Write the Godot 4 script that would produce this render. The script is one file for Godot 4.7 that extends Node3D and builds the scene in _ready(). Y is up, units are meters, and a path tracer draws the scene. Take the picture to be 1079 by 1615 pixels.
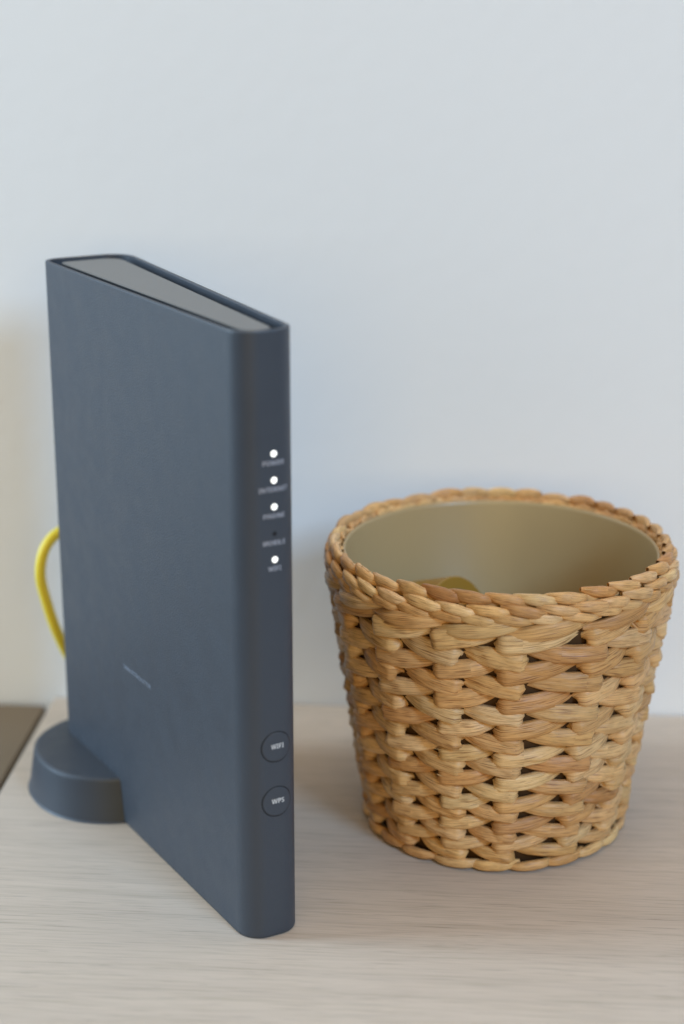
extends Node3D

# ---------------------------------------------------------------- measurements (metres; table top at y = 0)
const ROUTER_H := 0.235
const FRONT := Vector2(-0.0255, -0.5966)       # middle of the router's narrow front, (x, z)
const YAW := 0.4903
const ROUTER_L := 0.1805
const FRONT_W := 0.0228
const REAR_W := 0.0392
const POT := Vector3(0.0662, 0.0, -0.7017)
const POT_H := 0.1264
const WALL_TURN := 0.075                        # the wall and the table are turned a little from the camera

var rng := RandomNumberGenerator.new()
var taken := {}


func _ready() -> void:
	rng.seed = 11
	camera_and_light()
	setting()
	router()
	cable()
	pot()
	tape_roll()


# ================================================================ camera, light
func camera_and_light() -> void:
	var cam := Camera3D.new()
	cam.name = "camera"
	add_child(cam)
	cam.position = Vector3(0, 0.3569, 0)
	cam.rotation = Vector3(-0.3038, 0, 0)
	var lens := CameraAttributesPhysical.new()
	lens.frustum_focal_length = 41.48
	lens.frustum_focus_distance = 0.69
	lens.frustum_near = 0.02
	lens.frustum_far = 60.0
	lens.exposure_aperture = 3.0
	cam.attributes = lens
	cam.current = true

	var world := WorldEnvironment.new()
	world.name = "world"
	var env := Environment.new()
	env.background_mode = Environment.BG_COLOR
	env.background_color = Color(0.17, 0.135, 0.090).linear_to_srgb()
	env.tonemap_mode = Environment.TONE_MAPPER_LINEAR
	env.tonemap_exposure = 0.96
	env.sdfgi_enabled = true
	env.ssao_enabled = true
	env.ssil_enabled = true
	world.environment = env
	add_child(world)

	# out of view behind the camera, placed to light everything warmly from the front
	area("unseen_front_light", Vector3(0.1, 0.70, 1.5), Vector3(0.0, 0.1, -0.7), Vector2(1.4, 1.0), lin(1.0, 0.745, 0.33), 1.48)
	# unseen, placed overhead to brighten the table between router and basket
	area("unseen_overhead_light", Vector3(0.1, 1.60, -0.50), Vector3(0.08, 0.0, -0.53), Vector2(1.1, 0.45), lin(1.0, 0.82, 0.60), 0.85)
	# cool light out of view to the left, placed for the router's broad face
	area("unseen_light_left", Vector3(-1.7, 0.75, -0.66), Vector3(0.0, 0.1, -0.7), Vector2(0.4, 1.1), lin(0.57, 0.79, 1.0), 3.9)
	# cool light out of view behind the camera, right, placed to light the wall
	area("unseen_light_right", Vector3(1.2, 1.28, 1.0), Vector3(0.0, 0.1, -0.7), Vector2(0.55, 0.55), lin(0.36, 0.62, 0.97), 3.80)


func area(called: String, from: Vector3, towards: Vector3, size: Vector2, tint: Color, energy: float) -> void:
	var l := AreaLight3D.new()
	l.name = called
	l.area_size = size
	l.light_color = tint
	l.light_energy = energy
	l.area_range = 12.0
	l.area_attenuation = 2.0
	l.shadow_enabled = true
	add_child(l)
	l.look_at_from_position(from, towards, Vector3.UP)


# ================================================================ naming helpers
func numbered(called: String) -> String:
	var n: int = taken.get(called, 0)
	taken[called] = n + 1
	return called if n == 0 else "%s_%03d" % [called, n]


func thing(called: String, label: String, category: String, at := Vector3.ZERO, turn := 0.0) -> Node3D:
	var o := Node3D.new()
	o.name = numbered(called)
	o.position = at
	o.rotation.y = turn
	o.set_meta("label", label)
	o.set_meta("category", category)
	add_child(o)
	return o


func part(parent: Node, called: String, mesh: Mesh, m: Material, label := "") -> MeshInstance3D:
	var o := MeshInstance3D.new()
	o.mesh = mesh
	o.material_override = m
	var n := 0
	var key := called
	while parent.has_node(NodePath(key)):
		n += 1
		key = "%s_%03d" % [called, n]
	o.name = key
	if label:
		o.set_meta("label", label)
	parent.add_child(o, true)
	return o


# ================================================================ materials
func lin(r: float, g: float, b: float) -> Color:
	return Color(r, g, b).linear_to_srgb()


func plain(c: Color, rough: float, spec := 0.5) -> StandardMaterial3D:
	var m := StandardMaterial3D.new()
	m.albedo_color = c
	m.roughness = rough
	m.metallic_specular = spec
	return m


func noise(kind_seed: int, freq: float, octaves := 3) -> FastNoiseLite:
	var n := FastNoiseLite.new()
	n.noise_type = FastNoiseLite.TYPE_SIMPLEX_SMOOTH
	n.seed = kind_seed
	n.frequency = freq
	n.fractal_octaves = octaves
	return n


func bump_texture(n: FastNoiseLite, size: int, strength: float) -> ImageTexture:
	var im := n.get_seamless_image(size, size)
	im.convert(Image.FORMAT_RGBA8)
	im.bump_map_to_normal_map(strength)
	return ImageTexture.create_from_image(im)


func laminate() -> StandardMaterial3D:
	# pale oak laminate: long fine streaks along x
	var w := 1024
	var h := 1024
	var im := Image.create(w, h, false, Image.FORMAT_RGB8)
	var rough_im := Image.create(w, h, false, Image.FORMAT_RGB8)
	var broad := noise(5, 1.0, 2)
	var fine := noise(6, 1.0, 2)
	var dash := noise(8, 1.0, 2)
	var base := Vector3(0.540, 0.452, 0.372)
	for y in h:
		for x in w:
			var warp := broad.get_noise_2d(x * 0.0022, y * 0.004 + 40.0) * 6.0
			var a := broad.get_noise_2d(x * 0.0012, (y + warp) * 0.028)
			var b := fine.get_noise_2d(x * 0.0045, (y + warp) * 0.11)
			var c := dash.get_noise_2d(x * 0.010, (y + warp) * 0.48)
			var dark := clampf((b - 0.14) * 1.6, 0.0, 0.6) * 0.17 + clampf(c - 0.14, 0.0, 0.6) * 0.32
			var t := 1.0 + a * 0.055 + b * 0.045 + c * 0.035 - dark
			var col := base * t
			col.z *= 1.0 - dark * 0.16
			im.set_pixel(x, y, Color(col.x, col.y, col.z).linear_to_srgb())
			var r := clampf(0.52 + dark * 0.5 + c * 0.08, 0.0, 1.0)
			rough_im.set_pixel(x, y, Color(r, r, r))
	# fine pores: short dark dashes along the grain
	var dice := RandomNumberGenerator.new()
	dice.seed = 77
	for k in 5200:
		var px := dice.randi_range(0, w - 1)
		var py := dice.randi_range(0, h - 1)
		var length := dice.randi_range(8, 54)
		var deep := dice.randf_range(0.03, 0.13)
		for q in length:
			var xx := (px + q) % w
			var f := 1.0 - deep * sin(PI * (q + 0.5) / length)
			var c := im.get_pixel(xx, py)
			im.set_pixel(xx, py, Color(c.r * f, c.g * f, c.b * f))
	var m := StandardMaterial3D.new()
	m.albedo_texture = ImageTexture.create_from_image(im)
	m.roughness = 1.0
	m.roughness_texture = ImageTexture.create_from_image(rough_im)
	m.metallic_specular = 0.4
	m.uv1_triplanar = true
	m.uv1_scale = Vector3(1.9, 3.4, 3.4)
	m.uv1_offset = Vector3(0.43, 0.0, 0.06)
	return m


# ================================================================ mesh helpers
# a smooth grid of points; rows x columns, optionally closed across the columns
func grid_mesh(rows: Array, colors = null, uvs = null) -> ArrayMesh:
	var st := SurfaceTool.new()
	st.begin(Mesh.PRIMITIVE_TRIANGLES)
	var n: int = rows[0].size()
	for i in rows.size():
		for j in n:
			if uvs != null:
				st.set_uv(uvs[i][j])
			if colors != null:
				st.set_color(colors[i][j])
			st.add_vertex(rows[i][j])
	for i in rows.size() - 1:
		for j in n - 1:
			var a := i * n + j
			var b := a + n
			for k in [a, b, a + 1, a + 1, b, b + 1]:
				st.add_index(k)
	st.generate_normals()
	return st.commit()


# rings (each a closed loop of points, the same count) joined into a skin; flat = hard edges between the bands
func loft(rings: Array, close_first := false, close_last := false, hard := true) -> ArrayMesh:
	var st := SurfaceTool.new()
	st.begin(Mesh.PRIMITIVE_TRIANGLES)
	var n: int = rings[0].size()
	for i in rings.size() - 1:
		st.set_smooth_group(i if hard else 0)
		for j in n:
			var k := (j + 1) % n
			for v in [rings[i][j], rings[i][k], rings[i + 1][j], rings[i][k], rings[i + 1][k], rings[i + 1][j]]:
				st.add_vertex(v)
	for e in [[close_first, 0, true], [close_last, rings.size() - 1, false]]:
		if e[0]:
			st.set_smooth_group(100 + e[1])
			var mid := Vector3.ZERO
			for v in rings[e[1]]:
				mid += v
			mid /= n
			for j in n:
				var k := (j + 1) % n
				var p: Vector3 = rings[e[1]][j]
				var q: Vector3 = rings[e[1]][k]
				for v in ([mid, q, p] if e[2] else [mid, p, q]):
					st.add_vertex(v)
	st.generate_normals()
	return st.commit()


func lathe(profile: Array, sides: int, hard := false) -> ArrayMesh:
	var rings := []
	for p in profile:
		var ring := []
		for j in sides:
			var a := TAU * j / sides
			ring.append(Vector3(p.x * cos(a), p.y, p.x * sin(a)))
		rings.append(ring)
	return loft(rings, false, false, hard)


func bevel_box(size: Vector3, b: float) -> ArrayMesh:
	# a box with its base at y = 0, all edges chamfered
	var rings := []
	var hx := size.x / 2.0
	var hz := size.z / 2.0
	for p in [[b, 0.0], [0.0, b], [0.0, size.y - b], [b, size.y]]:
		var i: float = p[0]
		var ring := []
		for c in [Vector2(1, 1), Vector2(1, -1), Vector2(-1, -1), Vector2(-1, 1)]:
			var along_x := Vector3(c.x * (hx - b - i * 0.0), p[1], c.y * (hz - i))
			var along_z := Vector3(c.x * (hx - i), p[1], c.y * (hz - b))
			if c.x * c.y > 0:
				ring.append(along_x)
				ring.append(along_z)
			else:
				ring.append(along_z)
				ring.append(along_x)
		rings.append(ring)
	return loft(rings, true, true)


func tube(points: Array, radius: float, sides := 12) -> ArrayMesh:
	var curve := Curve3D.new()
	for i in points.size():
		var d := Vector3.ZERO
		if i > 0 and i < points.size() - 1:
			d = (points[i + 1] - points[i - 1]) / 6.0
		curve.add_point(points[i], -d, d)
	curve.bake_interval = 0.0015
	var baked := curve.get_baked_points()
	var rings := []
	var side := Vector3.UP.cross(baked[1] - baked[0]).normalized()
	for i in baked.size():
		var t := (baked[mini(i + 1, baked.size() - 1)] - baked[maxi(i - 1, 0)]).normalized()
		side = (side - t * side.dot(t)).normalized()
		var up := t.cross(side)
		var ring := []
		for j in sides:
			var a := TAU * j / sides
			ring.append(baked[i] + (side * cos(a) + up * sin(a)) * radius)
		rings.append(ring)
	return loft(rings, true, true, false)


# ================================================================ the setting
func setting() -> void:
	var turn := Basis(Vector3.UP, -WALL_TURN)
	# wall: its face passes through (-0.0125, -0.8156)
	var face := Vector3(-0.0125, 0.0, -0.8180)
	var wall := MeshInstance3D.new()
	wall.name = "wall"
	wall.mesh = bevel_box(Vector3(5.0, 3.2, 0.12), 0.002)
	var wm := plain(lin(0.79, 0.785, 0.775), 0.85, 0.3)
	var wn := noise(21, 0.02, 4)
	wm.normal_enabled = true
	wm.normal_texture = bump_texture(wn, 512, 3.0)
	wm.normal_scale = 0.10
	wm.uv1_triplanar = true
	wm.uv1_scale = Vector3(6, 6, 6)
	wall.material_override = wm
	wall.transform = Transform3D(turn, face + turn * Vector3(0, -0.75, -0.06))
	wall.set_meta("kind", "structure")
	wall.set_meta("label", "plain white painted wall behind the router and the basket")
	add_child(wall)

	# table: pale streaked laminate, its left edge just left of the router
	var table := thing("table", "pale oak laminate table top that carries router and basket", "table", face + turn * Vector3(0.0, 0, 0.0015), -WALL_TURN)
	var wood := laminate()
	var top := part(table, "table_top", bevel_box(Vector3(1.50, 0.025, 0.64), 0.0008), wood)
	top.position = Vector3(-0.1332 + 0.75, -0.025, 0.32)
	var side_panel := bevel_box(Vector3(0.018, 0.70, 0.58), 0.0008)
	for x in [-0.1332 + 0.011, -0.1332 + 1.489]:
		part(table, "side_panel", side_panel, wood).position = Vector3(x, -0.7255, 0.31)

	# the brown surface beyond the table's left edge
	var bench := thing("side_cabinet", "dark brown wooden cabinet top beyond the table's left edge", "cabinet", face + turn * Vector3(-0.1372 - 0.40, 0, 0.002), -WALL_TURN)
	var brown := plain(lin(0.170, 0.125, 0.080), 0.65, 0.4)
	var bt := part(bench, "cabinet_top", bevel_box(Vector3(0.80, 0.022, 0.50), 0.001), brown)
	bt.position = Vector3(0, -0.0258, 0.252)
	var body := part(bench, "cabinet_body", bevel_box(Vector3(0.78, 0.695, 0.47), 0.001), brown)
	body.position = Vector3(0, -0.7255, 0.245)


# ================================================================ the router
# its own axes: +z towards the narrow front, +x to the right, origin on the table under the middle of the front
func outline(inset: float, y: float) -> Array:
	var fl := Vector2(-FRONT_W / 2.0, 0)
	var fr := Vector2(FRONT_W / 2.0, 0)
	var rr := Vector2(REAR_W / 2.0, -ROUTER_L)
	var rl := Vector2(-REAR_W / 2.0, -ROUTER_L)
	var corners := [fr, rr, rl, fl]
	var radii := [0.0085, 0.0110, 0.0068, 0.0095]
	var ring := []
	for i in 4:
		var c: Vector2 = corners[i]
		var a: Vector2 = (corners[(i + 3) % 4] - c).normalized()
		var b: Vector2 = (corners[(i + 1) % 4] - c).normalized()
		var half: float = absf(a.angle_to(b)) / 2.0
		var r: float = maxf(radii[i] - inset * 0.6, 0.0030)
		var inward := (a + b).normalized() / sin(half)
		var mid: Vector2 = c + inward * (inset + r)
		var from := Vector2(-a.y, a.x)
		if from.dot(inward) > 0.0:
			from = -from
		var to := Vector2(-b.y, b.x)
		if to.dot(inward) > 0.0:
			to = -to
		var sweep := from.angle_to(to)
		for k in 15:
			var p := mid + from.rotated(sweep * k / 14.0) * r
			ring.append(Vector3(p.x, y, p.y))
	return ring


# a point on the rounded front: s metres to the right of its middle, measured along the surface
func on_front(s: float, y: float, out: float) -> Vector3:
	var ring := outline(-out, y)
	var ref := outline(0.0, y)
	# the ring starts on the right front corner; walk from the middle of the front
	var n := ring.size()
	var here: Vector3 = (ref[0] + ref[n - 1]) / 2.0
	var here_o: Vector3 = (ring[0] + ring[n - 1]) / 2.0
	var left := absf(s)
	for k in n:
		var i := k if s > 0 else n - 1 - k
		var next: Vector3 = ref[i]
		var d := here.distance_to(next)
		if d >= left:
			return here_o.lerp(ring[i], left / maxf(d, 1e-9))
		left -= d
		here = next
		here_o = ring[i]
	return here_o


func lettering(text: String, cap: float, width: float, bold := false) -> ArrayMesh:
	# flat print as a mesh in the xy plane, centred, with the given cap height and width
	var f := SystemFont.new()
	f.font_names = PackedStringArray(["Droid Sans"])
	if bold:
		f.font_weight = 700
	var t := TextMesh.new()
	t.text = text
	t.font = f
	t.font_size = 32
	t.pixel_size = 0.001
	t.depth = 0.0
	t.curve_step = 2.0
	var a := t.get_mesh_arrays() if t.get_surface_count() == 0 else t.surface_get_arrays(0)
	var v: PackedVector3Array = a[Mesh.ARRAY_VERTEX]
	var lo := v[0]
	var hi := v[0]
	for p in v:
		lo = lo.min(p)
		hi = hi.max(p)
	var out := PackedVector3Array()
	for p in v:
		out.append(Vector3(((p.x - lo.x) / (hi.x - lo.x) - 0.5) * width, ((p.y - lo.y) / (hi.y - lo.y) - 0.5) * cap, 0))
	var b := []
	b.resize(Mesh.ARRAY_MAX)
	b[Mesh.ARRAY_VERTEX] = out
	b[Mesh.ARRAY_NORMAL] = a[Mesh.ARRAY_NORMAL]
	if a[Mesh.ARRAY_INDEX] != null:
		b[Mesh.ARRAY_INDEX] = a[Mesh.ARRAY_INDEX]
	var m := ArrayMesh.new()
	m.add_surface_from_arrays(Mesh.PRIMITIVE_TRIANGLES, b)
	return m


func bent(m: ArrayMesh, s: float, y: float, out: float) -> ArrayMesh:
	# lay a flat mesh onto the rounded front
	var a := m.surface_get_arrays(0)
	var v: PackedVector3Array = a[Mesh.ARRAY_VERTEX]
	var nn := PackedVector3Array()
	for i in v.size():
		var p := v[i]
		var q := on_front(s + p.x, y + p.y, out)
		nn.append((on_front(s + p.x, y + p.y, out + 0.001) - q).normalized())
		v[i] = q
	a[Mesh.ARRAY_VERTEX] = v
	a[Mesh.ARRAY_NORMAL] = nn
	a[Mesh.ARRAY_TANGENT] = null
	var r := ArrayMesh.new()
	r.add_surface_from_arrays(Mesh.PRIMITIVE_TRIANGLES, a)
	return r


func disc_on_front(s: float, y: float, radii: Array, outs: Array) -> ArrayMesh:
	# concentric loops pressed onto the front; radii from the rim inwards
	var rings := []
	for i in radii.size():
		var ring := []
		for j in 40:
			var a := TAU * j / 40.0
			ring.append(on_front(s + radii[i] * cos(a), y + radii[i] * sin(a), outs[i]))
		rings.append(ring)
	return loft(rings, false, true, true)


func router() -> void:
	var t := thing("router", "slate blue upright router with white status lights, left of the basket", "router", Vector3(FRONT.x, 0, FRONT.y), YAW)
	var shell_m := plain(lin(0.042, 0.052, 0.069), 0.46, 0.5)
	shell_m.uv1_triplanar = true
	shell_m.uv1_scale = Vector3(9, 9, 9)
	shell_m.normal_enabled = true
	shell_m.normal_texture = bump_texture(noise(31, 0.22, 3), 512, 2.0)
	shell_m.normal_scale = 0.20
	var grain := NoiseTexture2D.new()
	grain.width = 512
	grain.height = 512
	grain.seamless = true
	grain.noise = noise(33, 0.012, 4)
	var ramp := Gradient.new()
	ramp.set_color(0, Color(0.72, 0.72, 0.72))
	ramp.set_color(1, Color(1, 1, 1))
	grain.color_ramp = ramp
	shell_m.roughness_texture = grain
	shell_m.roughness = 0.56
	var dark := plain(lin(0.012, 0.013, 0.017), 0.5, 0.4)

	part(t, "casing", loft([
		outline(0.0010, 0.0), outline(0.0003, 0.0003), outline(0.0, 0.0012), outline(0.0, ROUTER_H - 0.0005), outline(0.00015, ROUTER_H - 0.0001), outline(0.0005, ROUTER_H),
		outline(0.0014, ROUTER_H), outline(0.0018, ROUTER_H - 0.0004), outline(0.0019, ROUTER_H - 0.0060)], true, false), shell_m)
	part(t, "cap_groove", loft([outline(0.0017, ROUTER_H - 0.0036), outline(0.0056, ROUTER_H - 0.0040), outline(0.0061, ROUTER_H - 0.0012)], false, false), dark, "dark groove round the cap")
	part(t, "top_cap", loft([outline(0.0061, ROUTER_H - 0.0024), outline(0.0061, ROUTER_H - 0.0011), outline(0.0063, ROUTER_H - 0.0009), outline(0.0067, ROUTER_H - 0.0008)], false, true),
		plain(lin(0.125, 0.125, 0.123), 0.36, 0.5), "flat grey cap set into the top")

	# status lights and their names
	var glow := plain(Color(1, 1, 1), 0.4)
	glow.emission_enabled = true
	glow.emission = Color(1.0, 1.0, 0.97)
	glow.emission_energy_multiplier = 1.6
	var ink := plain(lin(0.36, 0.37, 0.42), 0.6)
	var ink2 := plain(lin(0.62, 0.62, 0.62), 0.6)
	var rows := [["POWER", 0.1910, 0.0085, true], ["INTERNET", 0.1813, 0.0117, true], ["PHONE", 0.1715, 0.0084, true], ["MOBILE", 0.1615, 0.0088, false], ["WIFI", 0.1518, 0.0050, true]]
	for r in rows:
		if r[3]:
			part(t, "status_led", disc_on_front(0.0013, r[1], [0.0011, 0.00095, 0.0006], [0.00002, 0.00014, 0.0002]), glow)
		else:
			part(t, "status_led", disc_on_front(0.0013, r[1], [0.0009, 0.0008], [0.00002, 0.00006]), dark, "small unlit black indicator")
		part(t, "print", bent(lettering(r[0], 0.00175, r[2], true), 0.0012, r[1] - 0.0033, 0.00004), ink)

	# the two round push buttons
	for b in [["WIFI", 0.0789], ["WPS", 0.0567]]:
		var btn := part(t, "push_button", disc_on_front(0.0009, b[1], [0.0058, 0.00565, 0.0053, 0.0030], [0.00005, 0.00022, 0.00028, 0.00028]), shell_m)
		part(btn, "button_gap", disc_on_front(0.0009, b[1], [0.00625, 0.0062, 0.0057], [0.00001, 0.00004, 0.00004]), dark)
		part(btn, "print", bent(lettering(b[0], 0.0019, 0.0049, true), 0.0012, b[1] + 0.0003, 0.00034), ink2)

	# small maker's line on the broad left face
	var mark := part(t, "print", lettering("SMARTROUTER", 0.0018, 0.0268), plain(lin(0.26, 0.30, 0.38), 0.5))
	var fl := Vector3(-FRONT_W / 2.0, 0, 0)
	var rl := Vector3(-REAR_W / 2.0, 0, -ROUTER_L)
	var along := (fl - rl).normalized()
	var outward := Vector3.UP.cross(along) * -1.0
	if outward.x > 0:
		outward = -outward
	mark.transform = Transform3D(Basis(along, Vector3.UP, along.cross(Vector3.UP)), fl.lerp(rl, 0.0942 / 0.1789) + Vector3(0, 0.0752, 0) + outward * 0.00006)

	# oval stand round the rear end
	var rings := []
	for p in [[0.0008, 0.0], [0.0, 0.0008], [-0.0026, 0.0182], [-0.0029, 0.0190], [-0.0035, 0.0195], [-0.0046, 0.0198]]:
		var ring := []
		for j in 72:
			var a := -TAU * j / 72.0
			var ca := cos(a)
			var sa := sin(a)
			ring.append(Vector3((0.0435 + p[0]) * signf(ca) * pow(absf(ca), 0.9), p[1], -0.1525 + (0.0405 + p[0]) * signf(sa) * pow(absf(sa), 0.9)))
		rings.append(ring)
	part(t, "stand", loft(rings, true, true), shell_m)

	# sockets on the rear
	for k in 3:
		var port := part(t, "rear_socket", bevel_box(Vector3(0.014, 0.012, 0.0016), 0.0004), dark)
		port.position = Vector3(0, 0.100 - 0.03 * k, -ROUTER_L - 0.0006)


# ================================================================ the cable
func cable() -> void:
	var c := thing("network_cable", "yellow cable looping out behind the router's left edge", "cable")
	var rear := Vector3(FRONT.x, 0, FRONT.y) + Vector3(0, 0.106, -ROUTER_L).rotated(Vector3.UP, YAW)
	var back := Vector3(0, 0, -1).rotated(Vector3.UP, YAW)
	var left := Vector3(-1, 0, 0).rotated(Vector3.UP, YAW)
	var yellow := plain(lin(0.86, 0.70, 0.05), 0.42, 0.5)
	var pts := [rear + back * 0.016, rear + back * 0.021 + left * 0.005 + Vector3(0, 0.001, 0)]
	# the bight seen beside the router, then down to the table and along it behind the router
	for p in [Vector3(-0.1315, 0.1045, -0.769), Vector3(-0.1362, 0.0980, -0.766), Vector3(-0.1382, 0.0875, -0.765), Vector3(-0.1368, 0.0760, -0.766), Vector3(-0.1325, 0.0580, -0.768), Vector3(-0.1255, 0.0400, -0.772), Vector3(-0.1120, 0.0200, -0.779), Vector3(-0.0985, 0.0026, -0.784), Vector3(-0.0800, 0.0023, -0.787), Vector3(-0.0620, 0.0023, -0.789)]:
		pts.append(p)
	part(c, "cord", tube(pts, 0.0025), yellow)
	var plug := part(c, "plug", bevel_box(Vector3(0.011, 0.008, 0.017), 0.0008), plain(lin(0.6, 0.6, 0.58), 0.3))
	plug.transform = Transform3D(Basis(Vector3.UP, YAW), rear + back * 0.0085 + Vector3(0, -0.004, 0))


# ================================================================ the basket
var crease := FastNoiseLite.new()
var tone := FastNoiseLite.new()


func body_r(y: float) -> float:
	return 0.0562 + (0.0722 - 0.0562) * clampf(y / (POT_H - 0.02), 0.0, 1.2)


# one strand: path gives (angle, height, radius) for u in 0..1; half gives half its width, thick half its thickness
func strand(path: Callable, half: Callable, thick: Callable, color: Color, id: float, nu := 30, nv := 22, crimp := 0.00052) -> ArrayMesh:
	var rows := []
	var uvs := []
	var cols := []
	var du := 1.0 / nu
	var shift := Vector2(rng.randf(), rng.randf())
	for i in nu + 1:
		var u := i * du
		var p: Vector3 = path.call(u)
		var p0: Vector3 = path.call(maxf(u - 0.02, 0.0))
		var p1: Vector3 = path.call(minf(u + 0.02, 1.0))
		var at := Vector3(sin(p.x) * p.z, p.y, cos(p.x) * p.z)
		var t := (Vector3(sin(p1.x) * p1.z, p1.y, cos(p1.x) * p1.z) - Vector3(sin(p0.x) * p0.z, p0.y, cos(p0.x) * p0.z)).normalized()
		var out := Vector3(sin(p.x), 0, cos(p.x))
		out = (out - t * out.dot(t)).normalized()
		var across := t.cross(out).normalized()
		var hw: float = half.call(u)
		var ht: float = thick.call(u)
		var row := []
		var uvr := []
		var cr := []
		for j in nv + 1:
			var a := TAU * float(j % nv) / nv - PI / 2.0
			var ca := cos(a)
			var sa := sin(a)
			# creases run along the strand; deeper where it is gathered at the tips
			var v := ca * 1.7 + u * 0.35 * sin(id * 3.1)
			var cz := crease.get_noise_3d(v * 3.3, u * 0.75, id * 7.3) * 1.25 + crease.get_noise_3d(v * 9.5, u * 0.8, id * 3.7 + 50.0) * 0.8
			var k := crimp * cz * clampf(hw / 0.0030, 0.3, 1.0)
			var sx := signf(ca) * pow(absf(ca), 0.85)
			var sy := signf(sa) * pow(absf(sa), 0.68)
			row.append(at + across * (sx * hw + ca * k * 0.5) + out * (sy * ht + maxf(sa, 0.0) * k * 1.5))
			uvr.append(Vector2(u + shift.x, float(j) / nv + shift.y))
			cr.append(color)
		rows.append(row)
		uvs.append(uvr)
		cols.append(cr)
	return grid_mesh(rows, cols, uvs)


func straw(th: float, y: float, wob := 1.0) -> Color:
	# straw tones: pale yellow, tan, reddish brown; neighbours along one strand are alike
	var n := tone.get_noise_2d(th * 1.1, y * 170.0) * 1.5 + rng.randf_range(-0.34, 0.34) * wob
	var palette := [Color(0.44, 0.180, 0.055), Color(0.64, 0.330, 0.115), Color(0.77, 0.455, 0.185), Color(0.82, 0.545, 0.26)]
	var x := clampf(n * 1.2 + 1.92, 0.0, 2.999)
	var i := int(x)
	var c: Color = palette[i].lerp(palette[i + 1], x - i)
	var b := rng.randf_range(0.88, 1.08)
	return Color(c.r * b, c.g * b, c.b * b * rng.randf_range(0.93, 1.07))


func straw_material() -> StandardMaterial3D:
	var w := 256
	var h := 256
	var im := Image.create(w, h, false, Image.FORMAT_RGB8)
	var bump := Image.create(w, h, false, Image.FORMAT_RGBA8)
	var n1 := noise(71, 1.0, 3)
	for y in h:
		for x in w:
			# seamless enough round the strand: its seam lies at the back
			var f := n1.get_noise_2d(x * 0.010, y * 0.16)
			var g := n1.get_noise_2d(x * 0.030 + 90.0, y * 0.55)
			var s := n1.get_noise_2d(x * 0.02 + 300.0, y * 0.02)
			var t := 0.88 + f * 0.24 + g * 0.17 + s * 0.14
			var dark := clampf((-f - 0.15) * 1.8, 0.0, 0.5)
			im.set_pixel(x, y, Color(clampf(t - dark * 0.5, 0, 1), clampf(t - dark * 0.68, 0, 1), clampf(t - dark * 0.8, 0, 1)).linear_to_srgb())
			var b := clampf(0.5 + f * 0.4 + g * 0.3, 0, 1)
			bump.set_pixel(x, y, Color(b, b, b, 1))
	bump.bump_map_to_normal_map(4.0)
	var m := StandardMaterial3D.new()
	m.vertex_color_use_as_albedo = true
	m.albedo_texture = ImageTexture.create_from_image(im)
	m.normal_enabled = true
	m.normal_texture = ImageTexture.create_from_image(bump)
	m.normal_scale = 0.55
	m.roughness = 0.45
	m.metallic_specular = 0.5
	m.uv1_scale = Vector3(0.7, 1.0, 1.0)
	return m


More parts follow.
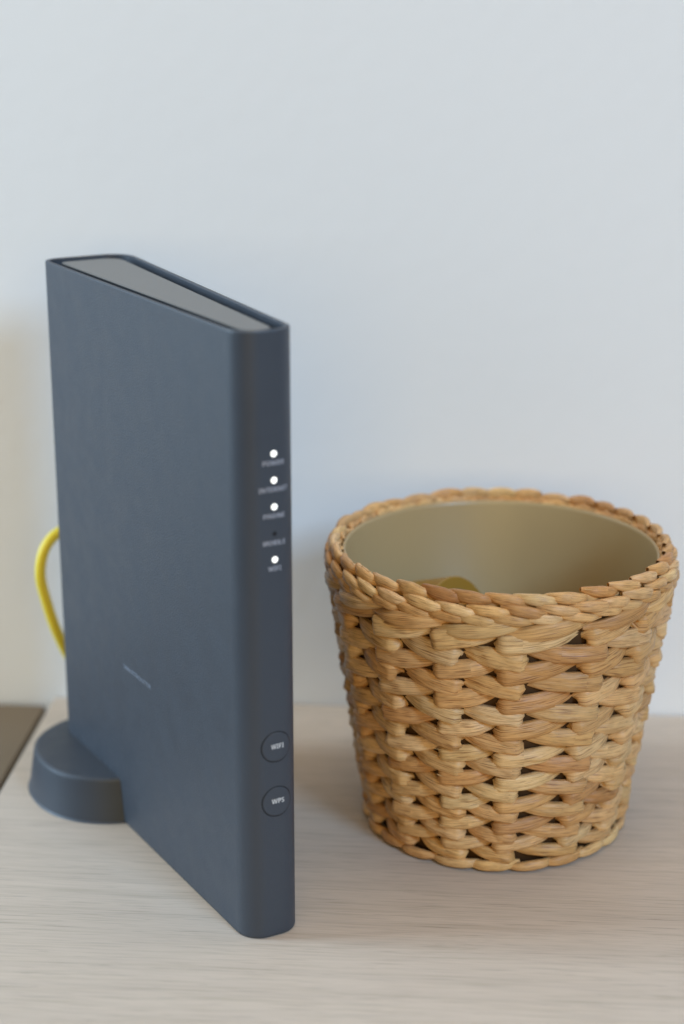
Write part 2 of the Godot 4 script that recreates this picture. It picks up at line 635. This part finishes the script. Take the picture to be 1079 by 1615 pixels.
func pot() -> void:
	crease.noise_type = FastNoiseLite.TYPE_SIMPLEX_SMOOTH
	crease.seed = 4
	crease.frequency = 1.0
	crease.fractal_octaves = 2
	tone.noise_type = FastNoiseLite.TYPE_SIMPLEX_SMOOTH
	tone.seed = 12
	tone.frequency = 1.0
	tone.fractal_octaves = 2
	var t := thing("basket", "round woven straw planter basket with a tan plastic liner, right of the router", "basket", POT)
	var m := straw_material()

	# plastic pot inside
	var r_top := 0.0662
	var y_top := POT_H - 0.0045
	part(t, "liner", lathe([Vector2(0.0, 0.0080), Vector2(0.0490, 0.0080), Vector2(0.0500, 0.0088), Vector2(r_top + 0.0002, y_top - 0.0012), Vector2(r_top + 0.0000, y_top - 0.0004), Vector2(r_top - 0.0005, y_top), Vector2(r_top - 0.0011, y_top), Vector2(r_top - 0.0015, y_top - 0.0005), Vector2(r_top - 0.0017, y_top - 0.0016), Vector2(0.0488, 0.0112), Vector2(0.0470, 0.0098), Vector2(0.0, 0.0098)], 128),
		plain(lin(0.40, 0.300, 0.155), 0.34, 0.5), "smooth tan plastic liner")
	# straw behind the visible strands, coloured dark for the shade in the gaps
	part(t, "shaded_inner_weave", lathe([Vector2(0.0500, 0.0015), Vector2(0.0514, 0.0030), Vector2(0.0668, POT_H - 0.020), Vector2(0.0680, POT_H - 0.0085)], 96),
		plain(lin(0.075, 0.040, 0.018), 0.8, 0.2), "inner straw behind the woven strands, coloured dark as the shade in the gaps")

	# ---- the chequered weave: in each column two strands cross like the halves of a plait
	var stakes := []
	var count := 15
	for d in [-45.7, -22.0, -0.5, 28.5, 51.6]:
		stakes.append(deg_to_rad(d))
	for k in count - 5:
		stakes.append(deg_to_rad(51.6 + 23.88 * (k + 1)) + rng.randf_range(-0.03, 0.03))
	var rows_n := 9
	var lows := [0.0050]
	for j in rows_n:
		lows.append(lows[j] + 0.0092 + 0.0047 * j / (rows_n - 1.0))
	for k in count:
		var a0: float = stakes[k]
		var a1: float = stakes[(k + 1) % count]
		if a1 < a0:
			a1 += TAU
		for j in rows_n:
			var pitch: float = lows[j + 1] - lows[j]
			for kind in 2:
				# kind 0 ends bluntly at the right stake, kind 1 at the left stake
				var right: bool = kind == 0
				var yb: float = lows[j] + pitch * (0.25 if right else 0.75) + rng.randf_range(-0.0005, 0.0005)
				var rise := pitch * rng.randf_range(0.18, 0.32)
				var blunt := (a1 if right else a0) + (1.0 if right else -1.0) * rng.randf_range(0.050, 0.072)
				var tip := (a0 if right else a1) + (1.0 if right else -1.0) * rng.randf_range(0.035, 0.065)
				var fat := pitch * rng.randf_range(0.280, 0.312)
				var bulge := rng.randf_range(0.0, 0.0005)
				var proud := rng.randf_range(-0.0003, 0.0009)
				var bow := rng.randf_range(-0.05, 0.05) * pitch
				var waist := rng.randf_range(0.40, 0.58)
				var path := func(u: float) -> Vector3:
					var dive := clampf((u - 0.935) / 0.065, 0.0, 1.0)
					var th := lerpf(tip, blunt, minf(u / 0.965, 1.0))
					var y := yb + rise * (1.0 - minf(u / 0.95, 1.0)) + bow * sin(PI * u)
					var r := body_r(y) - 0.0022 - 0.0052 * pow(1.0 - minf(u / 0.9, 1.0), 1.6) + bulge * sin(PI * u) + proud * u - 0.0056 * (1.0 - sqrt(1.0 - minf(dive * dive, 1.0)))
					return Vector3(th, y, r)
				var half := func(u: float) -> float:
					var w := 0.30 + 0.70 * sin(minf(u / waist, 1.0) * PI / 2.0)
					var e := 1.0 - 0.10 * smoothstep(0.93, 1.0, u)
					return fat * w * e
				var thick := func(u: float) -> float:
					return 0.0008 + 0.0012 * smoothstep(0.0, 0.5, u) - 0.0004 * smoothstep(0.9, 1.0, u)
				var mid := (a0 + a1) / 2.0
				part(t, "woven_strand", strand(path, half, thick, straw(mid + kind * 3.0, yb), k * 31.7 + j * 2.3 + kind * 0.9), m)

	# ---- a slanting row under the rim
	for q in 1:
		for k in count:
			var a0: float = stakes[k] - 0.10 + 0.21 * q
			var a1: float = a0 + deg_to_rad(24.0) * rng.randf_range(1.22, 1.40)
			var yb := POT_H - 0.0168 + rng.randf_range(-0.0005, 0.0005)
			var fat := rng.randf_range(0.0031, 0.0037)
			var climb := rng.randf_range(0.0036, 0.0052)
			var path := func(u: float) -> Vector3:
				var y := yb + climb * smoothstep(0.0, 1.0, u)
				var r := body_r(y) - 0.0012 - 0.0034 * pow(1.0 - smoothstep(0.0, 0.40, u), 1.4) - 0.0034 * smoothstep(0.62, 1.0, u)
				return Vector3(lerpf(a0, a1, u), y, r)
			var half := func(u: float) -> float:
				return fat * (0.18 + 0.82 * pow(sin(PI * clampf(u * 0.92 + 0.04, 0, 1)), 0.75))
			var thick := func(u: float) -> float:
				return 0.0010 + 0.0011 * sin(PI * u)
			part(t, "slanting_strand", strand(path, half, thick, straw(a0, yb), k * 17.3 + 900.0 + q * 77.0), m)

	# ---- the plaited rim: crest, shoulder, lower row and the inner row
	var braid := 34
	var rim_rows := [
		["rim_plait", 0.0699, POT_H - 0.0028, 0.0, 0.0026, 0.0018, 1.40],
		["rim_plait", 0.0722, POT_H - 0.0066, 0.5, 0.0022, 0.0016, 1.45],
		["rim_plait", 0.0724, POT_H - 0.0100, 0.1, 0.0019, 0.0013, 1.50],
		["rim_plait", 0.0682, POT_H - 0.0052, 0.45, 0.0024, 0.0014, 1.35]]
	for q in rim_rows.size():
		var row = rim_rows[q]
		for k in braid:
			var step := TAU / braid
			var a0: float = step * (k + row[3]) + rng.randf_range(-0.02, 0.02)
			var a1: float = a0 + step * row[6] * rng.randf_range(0.96, 1.10)
			var yc: float = row[2] + rng.randf_range(-0.0004, 0.0004)
			var rc: float = row[1] + rng.randf_range(-0.0003, 0.0003)
			var fat: float = row[4] * rng.randf_range(0.86, 1.16)
			var flat_: float = row[5]
			var slope := (0.0024 if q < 3 else -0.0010) * rng.randf_range(0.5, 1.5)
			var path := func(u: float) -> Vector3:
				var y := yc + slope * (0.5 - u) * 1.2
				var r := rc - 0.0019 * pow(1.0 - smoothstep(0.0, 0.4, u), 1.5) - 0.0021 * smoothstep(0.66, 1.0, u) + (0.0008 * (u - 0.5) if q < 3 else 0.0)
				return Vector3(lerpf(a0, a1, u), y - 0.0007 * absf(u - 0.5), r)
			var half := func(u: float) -> float:
				return fat * (0.20 + 0.80 * pow(sin(PI * clampf(u * 0.94 + 0.03, 0, 1)), 0.7))
			var thick := func(u: float) -> float:
				return flat_ * (0.45 + 0.55 * sin(PI * u))
			part(t, row[0], strand(path, half, thick, straw(a0 + q, yc, 1.3), k * 13.1 + q * 401.0, 20, 16, 0.00022), m)

	# ---- the foot ring
	var feet := 22
	for k in feet:
		var step := TAU / feet
		var a0 := step * k + rng.randf_range(-0.03, 0.03)
		var a1 := a0 + step * 1.38
		var fat := rng.randf_range(0.0019, 0.0023)
		var up := rng.randf_range(-0.0005, 0.0003)
		var path := func(u: float) -> Vector3:
			var y := 0.0028 + up + 0.0010 * (u - 0.4)
			var r := 0.0556 - 0.0016 * pow(1.0 - smoothstep(0.0, 0.4, u), 1.5) - 0.0022 * smoothstep(0.65, 1.0, u)
			return Vector3(lerpf(a0, a1, u), y, r)
		var half := func(u: float) -> float:
			return fat * (0.35 + 0.65 * pow(sin(PI * clampf(u * 0.92 + 0.04, 0, 1)), 0.7))
		var thick := func(u: float) -> float:
			return 0.0018 * (0.5 + 0.5 * sin(PI * u))
		part(t, "foot_strand", strand(path, half, thick, straw(a0, 0.0, 1.2), k * 9.7 + 3000.0, 22, 14, 0.00022), m)

	# ---- a few loose fibres standing off the straw
	var fibre_m := plain(lin(0.70, 0.48, 0.22), 0.6, 0.3)
	for k in 16:
		var a := rng.randf_range(-1.25, 1.15)
		var y := POT_H - 0.001 if k < 6 else rng.randf_range(0.012, 0.116)
		var r := 0.0697 if k < 6 else body_r(y) - 0.0006
		var out := Vector3(sin(a), 0, cos(a))
		var along := Vector3(cos(a), 0, -sin(a)) * (1.0 if rng.randf() < 0.5 else -1.0)
		var p := out * r + Vector3(0, y, 0)
		var reach := rng.randf_range(0.003, 0.0065)
		var lift := out * rng.randf_range(0.0006, 0.0018) + Vector3(0, rng.randf_range(0.0004, 0.0022), 0)
		part(t, "loose_fibre", tube([p, p + along * reach * 0.5 + lift * 0.45, p + along * reach + lift * 1.3], 0.00011, 5), fibre_m)


# ================================================================ the yellow roll in the basket
func tape_roll() -> void:
	var t := thing("tape_roll", "yellow roll lying inside the basket, mostly hidden by its rim", "roll")
	t.position = POT + Vector3(-0.0235, 0.0782, -0.016)
	t.rotation = Vector3(1.25, 0.9, 0.0)
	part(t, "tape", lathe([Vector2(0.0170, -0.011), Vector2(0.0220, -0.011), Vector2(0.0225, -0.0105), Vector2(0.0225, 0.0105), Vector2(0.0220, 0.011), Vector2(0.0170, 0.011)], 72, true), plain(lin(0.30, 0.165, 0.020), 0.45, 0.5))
	part(t, "core", lathe([Vector2(0.0170, 0.0112), Vector2(0.0158, 0.0112), Vector2(0.0158, -0.0112), Vector2(0.0170, -0.0112)], 64, true), plain(lin(0.25, 0.17, 0.09), 0.8, 0.3))
